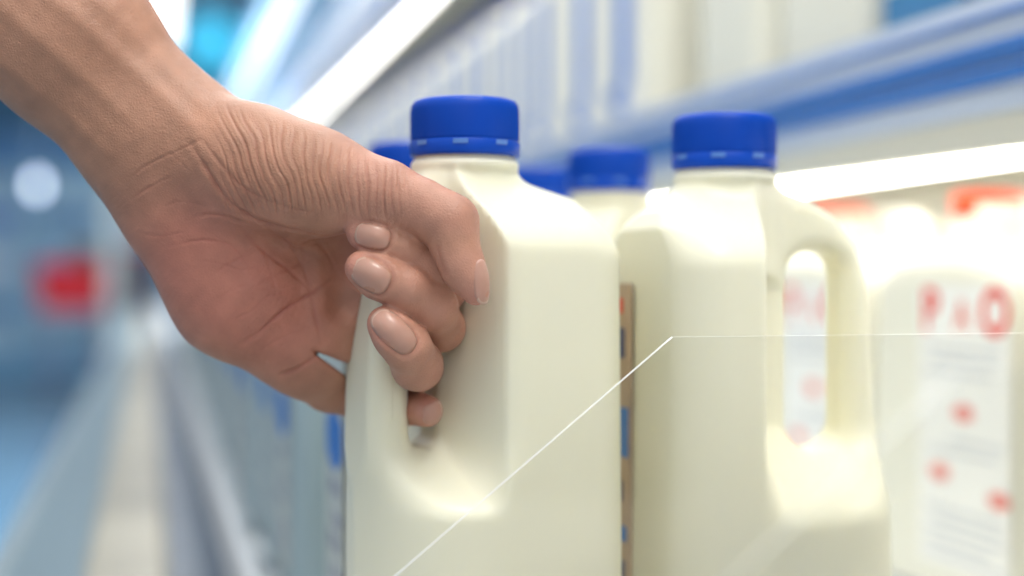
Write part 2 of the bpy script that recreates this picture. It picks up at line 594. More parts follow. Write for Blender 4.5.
fpart('deck', lambda b: box(b, 0.062, .85, Y0, Y1, DECK - .03, DECK), WHITE)
fpart('back_panel', lambda b: box(b, .80, .85, Y0, Y1, DECK, 2.0), FRIDGE)
fpart('plinth', lambda b: box(b, .00, .85, Y0, Y1, 0.0, DECK - .03), NAVYP)


def front_lip(b):
    prism(b, [(.052, DECK - .03), (.060, DECK - .03), (.060, DECK + .030), (.056, DECK + .034), (.052, DECK + .030)], Y0, Y1)
fpart('front_lip', front_lip, WHITE)
fpart('dark_trim', lambda b: prism(b, [(.012, DECK - .012), (.052, DECK - .012), (.052, DECK - .04), (.012, DECK - .04)], Y0, Y1), DARK)


def bumper(b):
    prism(b, [(-.045, DECK - .05), (-.045, DECK - .006), (-.040, DECK), (.006, DECK), (.012, DECK - .006), (.012, DECK - .05)], Y0, Y1)
fpart('bumper', bumper, BUMPER)
fpart('steel_nosing', lambda b: prism(b, [(-.100, DECK - .07), (-.104, DECK - .02), (-.100, DECK - .012), (-.045, DECK - .008), (-.045, DECK - .07)], Y0, Y1), STEEL)
fpart('edge_strip', lambda b: prism(b, [(-.112, DECK - .07), (-.114, DECK - .012), (-.106, DECK - .006), (-.100, DECK - .012), (-.100, DECK - .07)], Y0, Y1), EDGEG)
fpart('front_skirt', lambda b: box(b, -.100, .0, Y0, Y1, .08, DECK - .07), BLUEP)


def shelf(z, lamp):
    """shelf whose lamp hangs at z below the fascia"""
    s = fpart('shelf', lambda b: box(b, SX + .004, .80, Y0, Y1, z + .031, z + .048), CREAM)
    a = fpart('fascia', lambda b: prism(b, [(SX, z + .004), (SX - .004, z + .0245), (SX + .003, z + .0300), (SX + .012, z + .004)], Y0, Y1), CREAM)
    def rail(b):
        for (x, z0, z1, mi) in [(-.006, .0247, .040, 0), (-.010, .0402, .0485, 1), (-.009, .0487, .0500, 0), (-.011, .0502, .0540, 1), (-.009, .0542, .0552, 0), (-.012, .0554, .0620, 1), (-.010, .0622, .0750, 0), (-.013, .0752, .0775, 1), (-.011, .0777, .088, 0)]:
            box(b, SX + x, SX - .001, Y0, Y1, z + z0, z + z1, mi)
    fpart('price_rail', rail, [PALERAIL, BLUERAIL])
    fpart('lamp_tube', lambda b: box(b, SX + .002, SX + .009, Y0, Y1, z - .0030, z + .0032, 0, .001), lamp)
    return s


L1 = Z + .0632      # lamp height of the first upper shelf
L2 = Z + 1.03 * SX
shelf(L1, LED)
shelf(L2, LEDMID)
fpart('canopy', lambda b: prism(b, [(SX - .04, Z + .90), (SX - .04, Z + 1.05), (.85, Z + 1.10), (.85, Z + .90)], Y0, Y1), BLUEP)
fpart('canopy_lamp', lambda b: box(b, SX - .012, SX + .012, Y0, Y1, Z + .885, Z + .899), mat('canopy_tube', (1, 1, 1), .4, emit=(.95, .98, 1.0), estr=1.5))

# jugs with orange-red caps below the first upper shelf
first = None
for i in range(9):
    yy = .595 + .195 * i
    lab = 'red-capped jug with red lettering in the row under the lit shelf'
    if i == 1: lab = 'red-capped jug whose orange-red cap shows near the right edge, below the lamp tube'
    if i == 2: lab = 'red-capped jug seen past the see-through handle of the front right jug'
    if i == 0: lab = 'red-capped jug mostly cut off by the right edge of the picture'
    if first is None:
        first = jug((SX + .058, yy, DECK), 0, JUG_F, CAP_RED, LAB_RED, lab, group='red-capped jugs under the shelf', hi=False, name='red_capped_jug')
        first.scale = (1.0, 1.85, .955)
        [ch for ch in first.children if ch.name.startswith('cap')][0].scale = (1.05, .58, 1)
        c = first
    else:
        c = copy_tree(first); c.location = (SX + .058 + .002 * math.sin(i * 3), yy, DECK); c['label'] = lab
    c['group'] = 'red-capped jugs under the shelf'

for i in range(6):
    c = copy_tree(first); c.location = (SX + .175, .70 + .195 * i, DECK)
    for ch in list(c.children):
        if ch.name.startswith('label'): bpy.data.objects.remove(ch)
        elif ch.name.startswith('cap'): ch.data = CAP_CREAM
    c.name = 'cream_capped_jug'
    c['label'] = 'cream-capped jug half hidden in the second row behind the red-capped jugs'
    c['group'] = 'second row behind the red-capped jugs'
# jugs on the first upper shelf
up1 = L1 + .048
first = None
pos = [(.94, 1), (1.11, 1)] + [(1.36 + .150 * i, 0) for i in range(44)]
for i, (yy, plain) in enumerate(pos):
    if first is None:
        first = jug((SX + .074, yy, up1), 0, JUG_F, CAP_LO, None, 'plain cream jug on the upper shelf above the front right cap, nearer of two', hi=False, name='large_milk_jug')
        first.scale = (1.5, 1.50, 1.12)
        c = first
    else:
        c = copy_tree(first)
        if not plain: link('label', LAB_STRIPE, [], c)
    c.location = (SX + .074 + .002 * math.sin(i * 2.7), yy, up1)
    c['group'] = 'large jugs on the upper shelf'
    if i == 1: c['label'] = 'plain cream jug on the upper shelf, between its plain neighbour and the blue-striped row'
    if i == 2: c['label'] = 'nearest blue-striped jug on the upper shelf, above the front caps'
    if i > 2: c['label'] = 'cream jug with a blue vertical stripe in the row on the upper shelf'
# cartons on the top shelf
up2 = L2 + .0488


def carton_meshes():
    bm = bmesh.new()
    w, d, h, g = .044, .044, .19, .045
    v = [bm.verts.new(p) for p in [(-w, -d, 0), (w, -d, 0), (w, d, 0), (-w, d, 0), (-w, -d, h), (w, -d, h), (w, d, h), (-w, d, h),
                                   (0, -d + .004, h + g), (0, d - .004, h + g), (0, -d + .004, h + g + .016), (0, d - .004, h + g + .016)]]
    for f, m in [((0, 3, 2, 1), 0), ((0, 1, 5, 4), 0), ((2, 3, 7, 6), 0), ((1, 2, 6, 5), 0), ((3, 0, 4, 7), 0),
                 ((4, 5, 8), 1), ((6, 7, 9), 1), ((5, 6, 9, 8), 1), ((7, 4, 8, 9), 1)]:
        bm.faces.new([v[i] for i in f]).material_index = m
    box(bm, -.0015, .0015, -d + .004, d - .004, h + g - .002, h + g + .016, 1)
    box(bm, -w - .0006, -w + .001, -d + .002, d - .002, .07, .15, 1)
    box(bm, -w - .0009, -w + .001, -d + .014, d - .014, .095, .125, 0)
    return finish(bm, 'carton', [mat('blue_carton_board', (.05, .24, .48), .5, noise=(8, .1)), LABELW])


CARTON = carton_meshes()
bm = bmesh.new(); lathe(bm, [(.011, 0, 0), (.011, .010, 0), (.010, .011, 0)], 20)
bmesh.ops.rotate(bm, verts=bm.verts, cent=(0, 0, 0), matrix=Matrix.Rotation(-math.radians(44), 3, 'Y'))
bmesh.ops.translate(bm, verts=bm.verts, vec=(-.022, 0, .214))
CARTONCAP = finish(bm, 'screw_cap', [CAPBLUE])
first = None
for i in range(68):
    yy = 2.2 + .105 * i
    if first is None:
        first = empty('milk_carton', (SX + .055, yy, up2))
        tag(first, 'blue and white gabled milk carton in the row on the topmost lit shelf', 'milk carton', 'cartons on the topmost shelf')
        link('carton_box', CARTON, [], first); link('screw_cap', CARTONCAP, [], first)
        c = first
    else:
        c = copy_tree(first)
    c.location = (SX + .055 + .003 * math.sin(i * 1.7), yy, up2)
for i in range(3):
    c = copy_tree(first); c.location = (SX + .058, .585 + .105 * i, up1 + .0008)
    c['label'] = 'blue and white milk carton standing on the blue-railed shelf at the upper right corner'
    c['group'] = 'cartons at the upper right'

# ------------------------------------------------------------------ acrylic dividers
def ray_plane_y(px, py, yp):
    o = CM.translation; d = at(px, py, 1.0) - o
    return o + d * ((yp - o.y) / d.y)


def divider(yp, label, em=None):
    k = yp / YD
    a = ray_plane_y(395, 576, YD); b = ray_plane_y(672, 337, YD)
    # the slope continues down to the deck
    t = (DECK + .004 - a.z) / (b.z - a.z)
    base = Vector((a.x + (b.x - a.x) * t, YD, DECK + .004))
    xr = .62
    XL = .0625
    zl = b.z + (a.z - b.z) * (XL - b.x) / (a.x - b.x)
    if base.x > XL: XL, zl = base.x, base.z
    out = [(XL, DECK + .0008), (XL, zl), (b.x, b.z), (xr, b.z), (xr, DECK + .0008)]
    th = .0020
    bm = bmesh.new()
    A = [bm.verts.new((x, yp - th / 2, z)) for x, z in out]
    B = [bm.verts.new((x, yp + th / 2, z)) for x, z in out]
    bm.faces.new(A); bm.faces.new(B[::-1])
    n = len(out)
    for i in range(n):
        f = bm.faces.new((A[i], B[i], B[(i + 1) % n], A[(i + 1) % n])); f.material_index = 1
    o = bm_link('shelf_divider', bm, [ACRYL, em or ACRYLEDGE])
    me = o.data
    c = Vector((.4, yp, DECK))
    me.transform(Matrix.Translation(-c)); o.location = c
    return tag(o, label, 'divider', 'clear shelf dividers')


YD = at(600, 400, .478).y
divider(YD, 'clear acrylic divider with a sharp slanted edge crossing the front milk jug')
divider(YD / 1.637, 'blurred clear acrylic divider closest to the viewer, its slanted edge at lower right', ACRYLEDGE2)

# ------------------------------------------------------------------ room
bm = bmesh.new(); box(bm, -6, 3, -3, 16, -.1, 0)
FLOOR = mat('floor_tile', (0.13, 0.24, 0.34), 0.25, noise=(1.3, 0.25))
struct('floor', bm, FLOOR)
bm = bmesh.new(); box(bm, -6, 3, 9, 16, Z + 2.2, Z + 2.3)
struct('ceiling', bm, mat('ceiling_board', (0.42, 0.56, 0.68), 0.7, noise=(2, 0.1)))
bm = bmesh.new(); box(bm, -6, 3, 14.5, 14.6, 0, Z + 2.2)
struct('wall_back', bm, mat('back_wall_paint', (0.10, 0.26, 0.42), 0.6, noise=(1.2, 0.35)))
bm = bmesh.new(); box(bm, 1.3, 1.4, -3, 14.5, 0, Z + 2.2)
struct('wall_right', bm, mat('side_wall_paint', (0.35, 0.48, 0.60), 0.6, noise=(1.5, 0.1)))

for k, (xx, ya, yb, lab) in enumerate([(.13, 9.4, 13.9, 'long ceiling light over the aisle above the wrist'),
                                      (1.05, 9.0, 13.5, 'short ceiling light over the far end of the dairy cabinet')]):
    t = empty('ceiling_light', (xx, (ya + yb) / 2, Z + 2.2)); tag(t, lab, 'ceiling light', 'ceiling lights')
    L = (yb - ya) / 2
    bm = bmesh.new(); box(bm, -.09, .09, -L, L, -.05, 0, 0, .005); bm_link('housing', bm, WHITE, t)
    bm = bmesh.new(); box(bm, -.07, .07, -L + .03, L - .03, -.062, -.048, 0, .004); bm_link('diffuser', bm, LEDTOP, t)

# hanging turquoise sign
t = empty('hanging_sign', (.40, 9.5, Z + 1.52)); tag(t, 'round turquoise sign hanging above the aisle beside the wrist', 'sign')
bm = bmesh.new()
bmesh.ops.create_cone(bm, cap_ends=True, segments=48, radius1=.20, radius2=.20, depth=.03, matrix=Matrix.Rotation(math.pi / 2, 4, 'X'))
bm_link('sign_face', bm, TURQ, t)
bm = bmesh.new(); box(bm, -.003, .003, -.003, .003, .195, .68); bm_link('hanger', bm, STEEL, t)


def far(px, py, y):
    v = ray_plane_y(px, py, y)
    return v.x, v.z


# end-of-aisle cooler
t = empty('upright_cooler', (-1.0, 13.9, 0)); tag(t, 'blue upright cooler across the far end of the aisle', 'cooler')
bm = bmesh.new(); box(bm, -1.6, 1.35, 0, .5, 0, 2.3, 0, .01); bm_link('cabinet', bm, BLUEP, t)
bm = bmesh.new(); box(bm, -1.6, 1.35, -.03, 0, 1.95, 2.3, 0, .005); bm_link('header', bm, NAVYP, t)
for i in range(4):
    x = -1.55 + i * .73
    bm = bmesh.new(); box(bm, x, x + .68, -.035, -.004, .25, 1.90, 0, .006); d = bm_link('door', bm, PALEP if i % 2 else mat('cooler_door_%s' % 'abcd'[i], (.30, .54, .70), .3, noise=(3, .3)), t)
    bm = bmesh.new(); box(bm, x + .03, x + .055, -.075, -.035, .8, 1.3, 0, .006); bm_link('handle', bm, STEEL, d)
    for j, z in enumerate((.55, .95, 1.4)):
        bm = bmesh.new(); box(bm, x + .10, x + .62, -.045, -.036, z, z + .16); bm_link('poster', bm, [BLUERAIL, NAVYP, PALERAIL][(i + j) % 3], d)

# round wall lamp
lx, lz = far(37, 185, 13.2)
t = empty('round_lamp', (lx, 13.2, lz)); tag(t, 'round white glowing lamp at the far left end of the aisle', 'lamp')
bm = bmesh.new(); bmesh.ops.create_uvsphere(bm, u_segments=24, v_segments=16, radius=.062); 
bmesh.ops.scale(bm, verts=bm.verts, vec=(.8, .6, 1.25)); bm_link('globe', bm, mat('globe_glow', (1, 1, 1), .4, emit=(.72, .82, 1.0), estr=4.5), t, smooth=True)
bm = bmesh.new(); box(bm, -.008, .008, -.008, .008, .07, Z + 2.2 - lz); bm_link('stem', bm, STEEL, t)

# red trolley
rx, rz = far(74, 287, 11.0)
t = empty('shopping_cart', (rx, 11.0, 0)); tag(t, 'red shopping cart with dark cartons standing at the far end of the aisle', 'shopping cart')


def basket(b):
    vb = []
    z0, z1 = rz - .17, rz + .17
    for z, s in ((z0, .20), (z1, .25)):
        vb.append([b.verts.new((sx * s, sy * s * 1.3, z)) for sx, sy in ((-1, -1), (1, -1), (1, 1), (-1, 1))])
    for i in range(4):
        b.faces.new((vb[0][i], vb[0][(i + 1) % 4], vb[1][(i + 1) % 4], vb[1][i]))
    b.faces.new(vb[0][::-1])
    for i in range(7):
        xx = -.235 + i * .078
        box(b, xx - .004, xx + .004, -.285, -.20, z0, z1)
bm = bmesh.new(); basket(bm); bm_link('basket', bm, REDP, t)
bm = bmesh.new()
for sx in (-1, 1):
    box(bm, sx * .17 - .01, sx * .17 + .01, -.25, .25, .12, .14)
    box(bm, sx * .17 - .01, sx * .17 + .01, .20, .22, .12, rz + .16)
    box(bm, sx * .15 - .01, sx * .15 + .01, -.20, -.18, .12, rz - .12)
box(bm, -.2, .2, .24, .27, rz + .15, rz + .18)
bm_link('frame', bm, mat('mauve_frame_paint', (.25, .17, .26), .4), t)
for sx in (-1, 1):
    for sy in (-1, 1):
        bm = bmesh.new()
        bmesh.ops.create_cone(bm, cap_ends=True, segments=20, radius1=.06, radius2=.06, depth=.03,
                              matrix=Matrix.Translation((sx * .17, sy * .22, .06)) @ Matrix.Rotation(math.pi / 2, 4, 'Y'))
        bm_link('wheel', bm, DARK, t)
t = empty('cardboard_box', (rx + .08, 11.0, rz - .165)); tag(t, 'dark brown box standing in the red shopping cart', 'box')
bm = bmesh.new(); box(bm, -.10, .10, -.14, .14, 0, .46, 0, .004); bm_link('carton_box', bm, BROWN, t)
bm = bmesh.new(); box(bm, -.102, .102, -.02, .02, .458, .462); bm_link('tape', bm, BUMPER, t)

# pale post
px_, pz_ = far(112, 300, 10.2)
t = empty('signpost', (px_, 10.2, 0)); tag(t, 'pale upright post between the red cart and the dairy cabinet', 'post')
bm = bmesh.new(); box(bm, -.045, .045, -.045, .045, .04, 1.55, 0, .006); bm_link('upright', bm, GREEN, t)
bm = bmesh.new(); box(bm, -.13, .13, -.13, .13, 0, .04, 0, .01); bm_link('base', bm, GREEN, t)
# brown display beside the post
px_, pz_ = far(137, 275, 11.2)
t = empty('display_stand', (px_, 11.2, 0)); tag(t, 'brown display stand just right of the pale post', 'stand')
bm = bmesh.new(); box(bm, -.09, .09, -.1, .1, 0, Z + .18, 0, .01); bm_link('body', bm, BROWN, t)
bm = bmesh.new(); box(bm, -.11, .11, -.12, .12, Z + .18, Z + .22, 0, .01); bm_link('top', bm, REDP, t)

# ------------------------------------------------------------------ hand
def P(px, py, d):
    return np.array([(px - 512) * d / F, (288 - py) * d / F, -d])


HH = .00085
lo = np.array([P(-170, 0, .56)[0], P(0, 460, .56)[1], -.600])
hi = np.array([P(505, 0, .49)[0], P(0, -170, .52)[1], -.462])
N = np.ceil((hi - lo) / HH).astype(int)
gx = (lo[0] + np.arange(N[0]) * HH).astype(np.float32)
gy = (lo[1] + np.arange(N[1]) * HH).astype(np.float32)
gz = (lo[2] + np.arange(N[2]) * HH).astype(np.float32)


def field():
    return np.full(tuple(N), .02, np.float32)


def cone(Fd, a, b, k, flat=1.0):
    """blend a tapered capsule a->b into field Fd; a, b = (px, py, depth, radius in px)"""
    pa, ra = P(*a[:3]), a[3] * a[2] / F
    pb, rb = P(*b[:3]), b[3] * b[2] / F
    m = max(ra, rb) + max(k, .003) + .004
    l = np.minimum(pa, pb) - m; u = np.maximum(pa, pb) + m
    i0 = np.clip(((l - lo) / HH).astype(int), 0, N - 1); i1 = np.clip(((u - lo) / HH).astype(int) + 1, 1, N)
    sl = tuple(slice(i0[q], i1[q]) for q in range(3))
    X = gx[sl[0]][:, None, None] - pa[0]; Y = gy[sl[1]][None, :, None] - pa[1]; Zz = (gz[sl[2]][None, None, :] - pa[2])
    ba = pb - pa
    t = np.clip((X * ba[0] + Y * ba[1] + Zz * ba[2]) / (ba @ ba + 1e-12), 0, 1)
    d = np.sqrt((X - ba[0] * t) ** 2 + (Y - ba[1] * t) ** 2 + ((Zz - ba[2] * t) * flat) ** 2) - (ra + (rb - ra) * t)
    if flat > 1: d = d / (1 + (flat - 1) * .4)
    cur = Fd[sl]
    Fd[sl] = smin(cur, d.astype(np.float32), k) if k > 0 else np.minimum(cur, d)


palm = field()
# forearm (flattened), wrist
cone(palm, (-150, -166, .52, 88), (68, 40, .522, 82), .008, 1.25)
cone(palm, (68, 40, .522, 82), (166, 148, .522, 71), .01, 1.3)
cone(palm, (165, 148, .522, 70), (205, 196, .524, 66), .014, 1.4)
# hypothenar edge
cone(palm, (190, 222, .524, 56), (238, 292, .528, 60), .014, 1.35)
cone(palm, (238, 292, .528, 60), (300, 348, .538, 42), .014, 1.3)
cone(palm, (300, 348, .538, 42), (330, 384, .548, 28), .010)
# palm plate to the knuckles
cone(palm, (215, 195, .533, 50), (330, 228, .554, 32), .014)
cone(palm, (220, 215, .535, 52), (335, 280, .556, 33), .014)
cone(palm, (225, 240, .532, 52), (332, 335, .552, 31), .014)
# thenar and thumb metacarpal
cone(palm, (205, 150, .518, 46), (255, 166, .510, 54), .014)
cone(palm, (255, 166, .510, 54), (312, 181, .504, 49), .012)
cone(palm, (312, 181, .504, 49), (368, 192, .500, 34), .010)
# web of flesh lapping over the handle
cone(palm, (322, 222, .522, 34), (342, 252, .527, 19), .010)
cone(palm, (342, 252, .527, 19), (341, 296, .530, 17), .012)
cone(palm, (341, 296, .530, 17), (330, 345, .536, 24), .014)
cone(palm, (300, 270, .542, 28), (340, 292, .533, 16), .014)
# proximal finger segments (behind the jug's handle)
cone(palm, (330, 228, .550, 30), (400, 262, .536, 24), .006)
cone(palm, (335, 280, .552, 30), (400, 306, .538, 25), .006)
cone(palm, (332, 335, .552, 29), (392, 356, .540, 24), .006)
cone(palm, (400, 262, .536, 24), (446, 288, .518, 22), .003)
cone(palm, (400, 306, .538, 25), (442, 328, .519, 23), .003)
cone(palm, (392, 356, .540, 24), (422, 368, .522, 22), .003)


def finger(segs, k=.004):
    f = field()
    for a, b in zip(segs, segs[1:]):
        cone(f, a, b, k)
    return f


thumb = finger([(360, 190, .500, 34), (384, 195, .498, 30), (420, 207, .495, 25.5), (450, 223, .493, 26), (456, 250, .491, 19.5), (465, 272, .490, 18), (476, 292, .489, 13.5)], .006)
index = finger([(446, 288, .518, 22), (432, 268, .503, 20), (402, 247, .497, 18), (378, 238, .495, 18), (362, 234, .495, 15.5)])
middle = finger([(442, 328, .519, 23.5), (432, 306, .503, 23.5), (405, 288, .495, 22), (378, 277, .492, 20.5), (362, 268, .492, 17.5)])
ring = finger([(418, 369, .520, 22), (417, 365, .506, 24), (407, 347, .496, 22.5), (394, 334, .492, 20.5), (384, 323, .491, 17)])
pinky = finger([(330, 384, .548, 27), (364, 398, .549, 22), (400, 406, .536, 18.5), (427, 411, .521, 16)])

# deep fold where the palm meets the curled finger ends
def carve(a, b, k):
    pa, ra = P(*a[:3]), a[3] * a[2] / F; pb, rb = P(*b[:3]), b[3] * b[2] / F
    m = max(ra, rb) + k + .003
    l = np.minimum(pa, pb) - m; h_ = np.maximum(pa, pb) + m
    a0 = np.clip(((l - lo) / HH).astype(int), 0, N - 1); a1 = np.clip(((h_ - lo) / HH).astype(int) + 1, 1, N)
    X = gx[a0[0]:a1[0]][:, None, None] - pa[0]; Y = gy[a0[1]:a1[1]][None, :, None] - pa[1]; Zz = gz[a0[2]:a1[2]][None, None, :] - pa[2]
    ba = pb - pa; t = np.clip((X * ba[0] + Y * ba[1] + Zz * ba[2]) / (ba @ ba), 0, 1)
    d = np.sqrt((X - ba[0] * t) ** 2 + (Y - ba[1] * t) ** 2 + (Zz - ba[2] * t) ** 2) - (ra + (rb - ra) * t)
    sl = tuple(slice(a0[q], a1[q]) for q in range(3))
    palm_[sl] = smax(palm_[sl], -d, k)
palm_ = palm
carve((322, 240, .515, 7), (346, 260, .518, 14), .009)
carve((346, 260, .518, 14), (341, 306, .523, 9), .009)
D = palm_
for f, k in ((pinky, .003), (ring, .0012), (middle, .0012), (index, .0012), (thumb, .0012)):
    D = smin(D, f, k)
# thumb root has to flow out of the thenar
cone(D, (330, 186, .502, 44), (384, 195, .498, 30), .006)
# slit between the little finger and the ring finger
i0, i1 = np.searchsorted(gx, P(300, 0, .53)[0]), np.searchsorted(gx, P(362, 0, .56)[0])
j0, j1 = np.searchsorted(gy, P(0, 400, .56)[1]), np.searchsorted(gy, P(0, 340, .53)[1])
Xs = gx[i0:i1][:, None, None]; Ys = gy[j0:j1][None, :, None]; Zs = gz[None, None, :]
US = Xs / -Zs * F + 512; WS = 288 - Ys / -Zs * F
ex_, ey_ = 38., 21.
ts = np.clip(((US - 315) * ex_ + (WS - 352) * ey_) / (ex_ ** 2 + ey_ ** 2), 0, 1)
ds = (np.hypot(US - 315 - ex_ * ts, WS - 352 - ey_ * ts) - (1.2 + 5.5 * ts)) * .53 / F
D[i0:i1, j0:j1, :] = smax(D[i0:i1, j0:j1, :], -ds, .003)
V, Q = surface_nets(D, lo, HH)
del D, palm_, palm, thumb, index, middle, ring, pinky
me = np_mesh('hand', V, Q)
tmp = bpy.data.objects.new('tmp_hand', me); COL.objects.link(tmp)
ms = tmp.modifiers.new('smooth', 'SMOOTH'); ms.iterations = 3; ms.factor = .5
md = tmp.modifiers.new('subsurf', 'SUBSURF'); md.levels = 1; md.render_levels = 1
dg = bpy.context.evaluated_depsgraph_get(); dg.update()
me2 = bpy.data.meshes.new_from_object(tmp.evaluated_get(dg))
bpy.data.objects.remove(tmp); bpy.data.meshes.remove(me)
me = me2
nv = len(me.vertices)
co = np.empty(nv * 3, np.float32); me.vertices.foreach_get('co', co); co = co.reshape(-1, 3).astype(float)
no = np.empty(nv * 3, np.float32); me.vertices.foreach_get('normal', no); no = no.reshape(-1, 3).astype(float)
# skin coordinates on the side with the palm lines: pixels of the photo
u = co[:, 0] / -co[:, 2] * F + 512
w = 288 - co[:, 1] / -co[:, 2] * F
front = sstep(.05, .45, no[:, 2])


def wob(a, b, s, ph=0):
    return (np.sin(a / s + 1.3 * np.sin(b / (s * 1.7) + ph) + ph) + np.sin(b / (s * .8) + 1.7 * np.sin(a / (s * 1.3) + 2 * ph) + 1.1)) * .5


def pl_dist(pts):
    if len(pts) > 2:                      # rounded through the points
        p = np.array(pts, float); p = np.vstack([2 * p[0] - p[1], p, 2 * p[-1] - p[-2]]); o_ = []
        for i in range(1, len(p) - 2):
            for t in (0, .25, .5, .75):
                a, b, c, e = p[i - 1], p[i], p[i + 1], p[i + 2]
                o_.append(.5 * (2 * b + (c - a) * t + (2 * a - 5 * b + 4 * c - e) * t * t + (3 * b - a - 3 * c + e) * t ** 3))
        o_.append(p[-2]); pts = o_
    d = np.full(nv, 1e9); tt = np.zeros(nv)
    n = len(pts) - 1
    for i in range(n):
        a = np.array(pts[i], float); b = np.array(pts[i + 1], float); e = b - a
        t = np.clip(((u - a[0]) * e[0] + (w - a[1]) * e[1]) / (e @ e), 0, 1)
        q = np.hypot(u - a[0] - e[0] * t, w - a[1] - e[1] * t)
        m = q < d
        d = np.where(m, q, d); tt = np.where(m, (i + t) / n, tt)
    return d, tt


disp = np.zeros(nv); redden = np.zeros(nv)

for pts, amp, wid in [
    ([(122, 186), (147, 165), (187, 147), (202, 140)], .30, 1.5),
    ([(130, 200), (150, 187), (172, 176)], .30, 1.5),
    ([(191, 143), (206, 168), (226, 199), (252, 218), (276, 226), (304, 231), (337, 238)], .70, 2.4),
    ([(203, 140), (222, 166), (246, 190), (280, 205), (318, 214)], .35, 2.0),
    ([(184, 221), (205, 215), (228, 218), (250, 226)], .35, 1.6),
    ([(169, 247), (202, 240), (238, 247)], .30, 1.6),
    ([(238, 345), (258, 333), (284, 310), (315, 291), (338, 276)], .60, 2.0),
    ([(278, 376), (300, 367), (318, 354)], .55, 2.0),
    ([(238, 228), (262, 250), (290, 272), (322, 300)], .45, 2.0),
    ([(262, 222), (290, 244), (326, 262)], .40, 1.8),
    ([(250, 290), (285, 270), (322, 256)], .25, 1.6),
    ([(298, 240), (306, 275), (316, 320), (322, 350)], .30, 1.8),
    ([(206, 280), (232, 262), (262, 250)], .18, 1.5),
    ([(214, 300), (244, 286), (276, 292), (300, 286)], .16, 1.2),
    ([(190, 262), (214, 262), (240, 270), (262, 266)], .16, 1.2),
    ([(226, 322), (250, 312), (268, 296), (290, 292)], .20, 1.3),
    ([(262, 350), (286, 336), (306, 330)], .20, 1.3),
    ([(214, 236), (236, 250), (252, 272)], .18, 1.3),
    ([(252, 232), (268, 262), (276, 296)], .20, 1.3),
    ([(272, 226), (296, 256), (316, 296)], .28, 1.5),
    ([(286, 252), (312, 244), (334, 240)], .28, 1.5),
    ([(164, 206), (182, 202), (206, 206)], .20, 1.4),
    ([(140, 232), (160, 236), (186, 232)], .16, 1.3),
    ([(160, 150), (176, 158), (190, 172)], .16, 1.3),
    ([(308, 232), (326, 252), (338, 276)], .35, 1.7),
    # finger joint creases
    ([(436, 244), (441, 262), (448, 278)], .30, 2.0),
    ([(408, 232), (414, 246)], .25, 1.5),
]:
    d, t = pl_dist(pts)
    d = np.abs(d + .9 * wob(u, w, 5, amp * 9))
    fade = np.sin(np.pi * np.clip(t, 0, 1)) ** .6 * (.75 + .35 * wob(u, w, 12, amp * 5))
    g = np.exp(-(d / (wid * .85)) ** 2) * fade * front
    disp -= g * amp * 1.25e-3
    disp += np.exp(-((d - wid * 2.4) / (wid * 1.6)) ** 2) * amp * .22e-3 * front
    redden = np.maximum(redden, g * .8 * min(1, amp * 1.6))

# fan of fine folds over the base of the thumb
uu = u + 3.4 * wob(u, w, 17, .4) + 1.9 * wob(w, u, 9, 2)
lean = (w - 150) * np.interp(u, [200, 260, 330, 410], [.55, .28, .08, -.12]) + .0009 * (w - 150) ** 2
ph = (uu - lean)
per = 8.2 + 1.2 * np.sin(u / 37.)
g1 = np.maximum(0, np.sin(2 * np.pi * ph / 9.1 + 1.2 * wob(u, w, 30, 1))) ** 2.2
g2 = np.maximum(0, np.sin(2 * np.pi * ph / 5.7 + 2.1 * wob(w, u, 25, 3))) ** 2
mask = sstep(205, 240, u) * (1 - sstep(385, 418, u)) * (1 - sstep(200, 224, w - (u - 300) * .04)) * sstep(-4, 14, w - np.interp(u, [200, 250, 300, 400], [92, 110, 128, 168]))
mask *= (.55 + .45 * wob(u, w, 21, 5) ** 2 + .3) * front
disp -= mask * (g1 * (.28 + .34 * np.clip(.5 + .5 * wob(u, w, 13, 4), 0, 1)) + g2 * .22) * 1e-3
redden = np.maximum(redden, mask * g1 * .45)
# knuckle folds where the thumb bends and on bent fingers
mk = np.exp(-((u - 400) ** 2 + (w - 205) ** 2) / 26 ** 2) * front
disp -= mk * np.maximum(0, np.sin((u + .5 * w) * 2 * np.pi / 7.5)) ** 2 * .16e-3
# tendons and veins of the forearm
for pts, amp, wid in [([(20, -30), (110, 48), (178, 112), (206, 140)], .85, 10), ([(-20, -10), (70, 66), (150, 138)], .55, 9),
                      ([(90, -10), (170, 70), (215, 118)], .6, 9), ([(-30, 40), (60, 110), (118, 165)], .5, 8)]:
    d, t = pl_dist(pts)
    disp += np.exp(-(d / wid) ** 2) * np.clip((1 - t) * 6, 0, 1) * amp * 1e-3 * front
disp += (wob(u, w, 26, 2) * .35e-3 + wob(u, w, 7, 3) * .06e-3) * front
NAILS = [(373, 236, (-.95, -.20), 37, 27), (371, 275, (-.84, -.50), 42, 33), (394, 332, (-.72, -.69), 52, 30)]
for cx, cy, (tx, ty), ln, wd_ in NAILS:
    a = ((u - cx) * tx + (w - cy) * ty) / (ln / 2); b = ((u - cx) * -ty + (w - cy) * tx) / (wd_ / 2)
    rr_ = (np.abs(a) ** 2.6 + np.abs(b) ** 2.6) ** (1 / 2.6)
    g = np.exp(-((rr_ - 1.03) / .085) ** 2) * front * (1 - sstep(.35, .8, a) * .8)
    disp -= g * .45e-3
    disp += np.exp(-((rr_ - 1.28) / .14) ** 2) * front * (1 - sstep(.2, .6, a)) * .22e-3
    redden = np.maximum(redden, g * .5)
# soft fine lines everywhere on the palm side
disp -= np.maximum(0, np.sin((u * .8 + w * .6 + 5 * wob(u, w, 14)) * 2 * np.pi / 6.5)) ** 3 * .07e-3 * front * sstep(120, 200, w)
co += no * disp[:, None]

